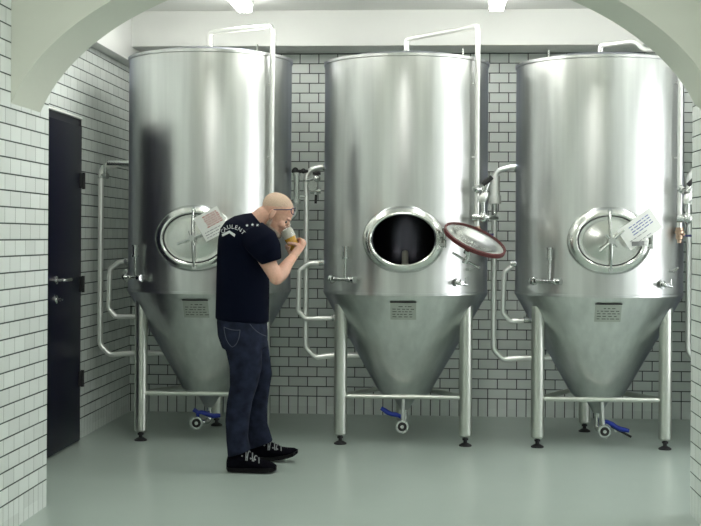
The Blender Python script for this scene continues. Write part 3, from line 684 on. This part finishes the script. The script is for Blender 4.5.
# t-shirt
bm = B()
loft(bm, [((216, 318.5), (268.5, 323), .168, YM), ((216.5, 300), (269, 303), .172, YM), ((217, 282), (269, 285), .176, YM), ((217.5, 264), (268.5, 268), .182, YM),
          ((218, 250), (268.5, 258), .19, YM), ((219, 238), (270, 250), .20, YM), ((221.5, 228), (272.5, 245), .205, YM), ((227, 220.5), (274, 241), .195, YM), ((235, 216), (274.5, 238), .165, YM), ((245, 213.6), (273, 236), .115, YM), ((253.5, 212.6), (270, 233.5), .074, YM, 2)], 36)
for s, Y0 in ((-1, YM-.165), (1, YM+.165)):
    if s < 0: loft(bm, [((238, 236), (262, 222), .075, Y0+.03), ((246, 249), (275, 231.5), .083, Y0-.02), ((255, 259), (280.5, 244), .082, Y0-.045), ((262, 265), (281.5, 258.5), .066, Y0-.062)], 24)
    else: limb(bm, [(sh2, .078), (sh2.lerp(el2, .7), .066)])
shirt = solid('t_shirt', bm, M['shirt'], man, .006, 8, .6)
# trousers
bm = B()
loft(bm, [((218, 312), (266.5, 316), .155, YM), ((217.5, 322), (267, 324), .163, YM), ((218.5, 335), (267.5, 335), .17, YM), ((223, 348), (267, 347), .165, YM)], 32)
loft(bm, [((220, 333), (259, 338), .085, YM-.08), ((226, 350), (262, 352), .088, YM-.085), ((229.5, 366), (261.5, 368), .080, YM-.085), ((230, 386), (257.5, 386), .072, YM-.085), ((227, 402), (252.5, 401), .070, YM-.085), ((225.5, 420), (249.5, 418), .067, YM-.085), ((226.5, 440), (248, 437), .062, YM-.085), ((228, 457), (250.5, 450), .060, YM-.085)], 28)
loft(bm, [((228, 335), (267.5, 338), .085, YM+.08), ((237, 352), (269.5, 354), .086, YM+.10), ((242, 370), (272, 374), .077, YM+.13), ((245, 390), (269.5, 389), .068, YM+.16), ((245, 408), (267.5, 406), .066, YM+.20), ((247, 428), (267.5, 424), .062, YM+.24), ((250, 449), (273, 441), .058, YM+.27)], 28)
jeans = solid('jeans', bm, M['jeans'], man, .0065, 6, .5)
bm = B()
for (u0, v0), (u1, v1), (u2, v2) in (((250, 324), (256, 333), (266, 336)), ((224, 327), (232, 331), (240, 330)), ((224, 327), (225, 342), (232, 347)), ((232, 347), (239, 345), (240, 330))):
    pts = []
    bv = BVHTree.FromPolygons([v.co for v in jeans.data.vertices], [p.vertices for p in jeans.data.polygons])
    for k in range(13):
        t = k/12; u = u0*(1-t)**2+2*u1*t*(1-t)+u2*t*t; v = v0*(1-t)**2+2*v1*t*(1-t)+v2*t*t
        d_ = (at(u, v, 7)-CP).normalized(); h_ = bv.ray_cast(CP, d_)
        if h_[0]: pts.append(h_[0]-d_*.0005)
    if len(pts) > 2: sweep(bm, pts, .0022, 6)
ps_ = obj('pocket_seam', bm, mat('seam_thread', (.06, .07, .10), .8), man); ps_.location = -PO
# shoes
def shoe(Y, prof, name='shoe', lace=True):
    """prof: (u, vtop, vsole, half width)"""
    bm = B(); rings = []; n = 20
    for u, vt, vs, hw in prof:
        a, b = at(u, vs, Y), at(u, vt, Y); a.z = max(a.z, .0) ; c = (a+b)/2; d_ = (b-a)/2
        r = []
        for k in range(n):
            t = 2*pi*k/n; s_, c_ = sin(t), cos(t); ex = 2.8
            c_ = math.copysign(abs(c_)**(2/ex), c_); s_ = math.copysign(abs(s_)**(2/ex), s_)
            r.append(bm.verts.new(c + d_*c_ + Vector((0, hw*s_*(1 if c_ < .2 else 1-.35*c_), 0))))
        rings.append(r)
    for i in range(len(rings)-1):
        for k in range(n): bm.faces.new((rings[i][k], rings[i][(k+1) % n], rings[i+1][(k+1) % n], rings[i+1][k]))
    bm.faces.new(rings[0][::-1]); bm.faces.new(rings[-1])
    o = solid(name, bm, M['shoe'], man, .004, 4, .5)
    bm = B(); n = 24; pr = prof
    top, bot = [], []
    rs = []
    for side in (1, -1):
        seq = pr if side > 0 else pr[::-1]
        for u, vt, vs, hw in seq:
            a = at(u, vs, Y); e = 1.10 if u not in (pr[0][0], pr[-1][0]) else .75
            rs.append((a.x, Y+side*hw*e, max(a.z, 0.0)))
    lo = [bm.verts.new((x_, y_, z_)) for x_, y_, z_ in rs]; hi = [bm.verts.new((x_, y_, z_+.022)) for x_, y_, z_ in rs]
    for k in range(len(rs)): bm.faces.new((lo[k], lo[(k+1) % len(rs)], hi[(k+1) % len(rs)], hi[k]))
    m2 = len(rs)
    for k in range(m2//2-1):
        bm.faces.new((lo[k], lo[k+1], lo[m2-2-k], lo[m2-1-k])); bm.faces.new((hi[k], hi[m2-1-k], hi[m2-2-k], hi[k+1]))
    so = obj('sole', bm, M['sole'], o); 
    bm = B(); bv = BVHTree.FromPolygons([v.co for v in o.data.vertices], [p.vertices for p in o.data.polygons])
    L0 = pr[3]; L1 = pr[5]
    for k in range(5):
        t = k/4; x0 = at(L0[0]+(L1[0]-L0[0])*t, 450, Y).x
        pts = []
        for j in range(9):
            yy = Y - .042 + .084*j/8; h_ = bv.ray_cast(Vector((x0 + (.012 if k % 2 else -.012)*(j/8-.5), yy, .4)), Vector((0, 0, -1)))
            if h_[0]: pts.append(h_[0] + Vector((0, 0, .003)))
        if len(pts) > 2: sweep(bm, pts, .0032, 6)
    for k in range(4):
        t = k/3; x0 = at(L0[0]-3+(L1[0]-L0[0])*t, 450, Y).x; h_ = bv.ray_cast(Vector((x0, Y-.2, at(L0[0], pr[4][1]+1.5+t*3.5, Y).z)), Vector((0, 1, 0)))
        if h_[0]: ball(bm, h_[0], .0055, seg=8)
    la = obj('laces', bm, M['lace'], o)
    return o
shoe(YM-.085, [(226.8, 459, 468.5, .026), (229, 452, 470.6, .036), (236, 449, 471, .040), (246, 449.5, 471, .043), (252, 453.5, 471, .047), (259, 458.5, 471, .051), (266, 460.5, 471, .052), (272, 462, 470.8, .046), (276.3, 465, 469.8, .028)])
shoe(YM+.285, [(249.5, 449, 457.5, .026), (252, 446, 459.2, .036), (260, 442, 459.6, .040), (268, 440.5, 459.8, .043), (274, 443, 459.6, .047), (281, 446.5, 458.6, .051), (288, 447.5, 457.2, .052), (294, 447.8, 455.3, .046), (297.8, 449.5, 453, .028)])
# lettering on the back of the shirt
def wrap_print(bm2, y_from=-1):
    bv = BVHTree.FromPolygons([v.co for v in shirt.data.vertices], [p.vertices for p in shirt.data.polygons])
    for v in bm2.verts:
        d_ = (v.co-CP).normalized(); h_ = bv.ray_cast(CP, d_)
        if h_[0]: v.co = h_[0] + h_[1]*.0016
def put_text(ch, u, v, size, ang):
    cu = bpy.data.curves.new('t', 'FONT'); cu.body = ch; cu.size = 1; cu.align_x = 'CENTER'; cu.resolution_u = 2
    o = bpy.data.objects.new('t', cu); C.objects.link(o)
    dg = bpy.context.evaluated_depsgraph_get(); me = bpy.data.meshes.new_from_object(o.evaluated_get(dg))
    bpy.data.objects.remove(o)
    out = bmesh.new(); out.from_mesh(me)
    for vv in out.verts:
        x_, y_ = vv.co.x*size*.95, vv.co.y*size
        vv.co = at(u + x_*cos(ang)+y_*sin(ang), v + x_*sin(ang)-y_*cos(ang), YM-.1)
    return out
word = [('C', 224.6, 231.0, -52), ('A', 226.2, 229.0, -34), ('U', 229.4, 227.4, -12), ('L', 232.6, 227.2, 6), ('E', 235.6, 227.9, 18), ('N', 238.9, 229.6, 32), ('T', 241.9, 232.2, 45)]
allb = bmesh.new()
for ch, u, v, a in word:
    b_ = put_text(ch, u, v+1.6, 5.8, radians(a)); me = bpy.data.meshes.new('x'); b_.to_mesh(me); b_.free(); allb.from_mesh(me)
for (u, v) in ((247, 225.6), (252.4, 224.9), (257.3, 225.3)):
    vs = [allb.verts.new(at(u + (1.7 if k % 2 == 0 else .75)*sin(k*pi/5), v - (1.5 if k % 2 == 0 else .65)*cos(k*pi/5), YM-.1)) for k in range(10)]
    allb.faces.new(vs)
for pts in (((222, 234.2), (229.6, 230.6), (229.6, 233.2), (222.6, 236.6)), ((229.6, 230.6), (235.4, 234.2), (234.6, 237), (229.6, 233.2))):
    k = 5; (a, b, c, d_) = pts
    g = [[allb.verts.new(at(*[(a[q]*(1-i/k)+b[q]*i/k)*(1-j)+(d_[q]*(1-i/k)+c[q]*i/k)*j for q in (0, 1)], YM-.1)) for i in range(k+1)] for j in (0, 1)]
    for i in range(k): allb.faces.new((g[0][i], g[0][i+1], g[1][i+1], g[1][i]))
wrap_print(allb)
pr_ = obj('shirt_lettering', allb, M['print'], shirt); pr_['label'] = 'pale arched lettering, ribbon and three stars on the shirt back'

# beer glass held to the face
G = empty('beer_glass', gb, 'tilted glass of amber beer with white foam held to the face', 'glass')
gl_ = min(gl, .155)
def glathe(prof, name, m):
    bm = B(); lathe(bm, prof, (0, 0, 0), ga, n=36); return obj(name, bm, m, G, 50)
glathe([(0, .0), (.026, 0), (.029, .004), (.036, .075), (.0385, gl_-.01), (.036, gl_), (.0345, gl_), (.0365, gl_-.01), (.034, .075), (.0265, .010), (0, .010)], 'glass_wall', M['glass'])
glathe([(0, .0105), (.026, .0105), (.0335, .072), (.0345, .085), (0, .085)], 'beer', M['beer'])
glathe([(0, .0855), (.0346, .0855), (.036, .120), (.0355, gl_-.018), (.02, gl_-.012), (0, gl_-.011)], 'foam', M['foam'])

# ------------------------------------------------------------------ world & view
w = bpy.data.worlds.new('world'); S.world = w; w.use_nodes = True
w.node_tree.nodes['Background'].inputs[0].default_value = (.5, .55, .6, 1); w.node_tree.nodes['Background'].inputs[1].default_value = .3
S.view_settings.view_transform = 'Standard'; S.view_settings.look = 'None'; S.view_settings.gamma = 1; S.view_settings.use_curve_mapping = False
S.view_settings.exposure = .36
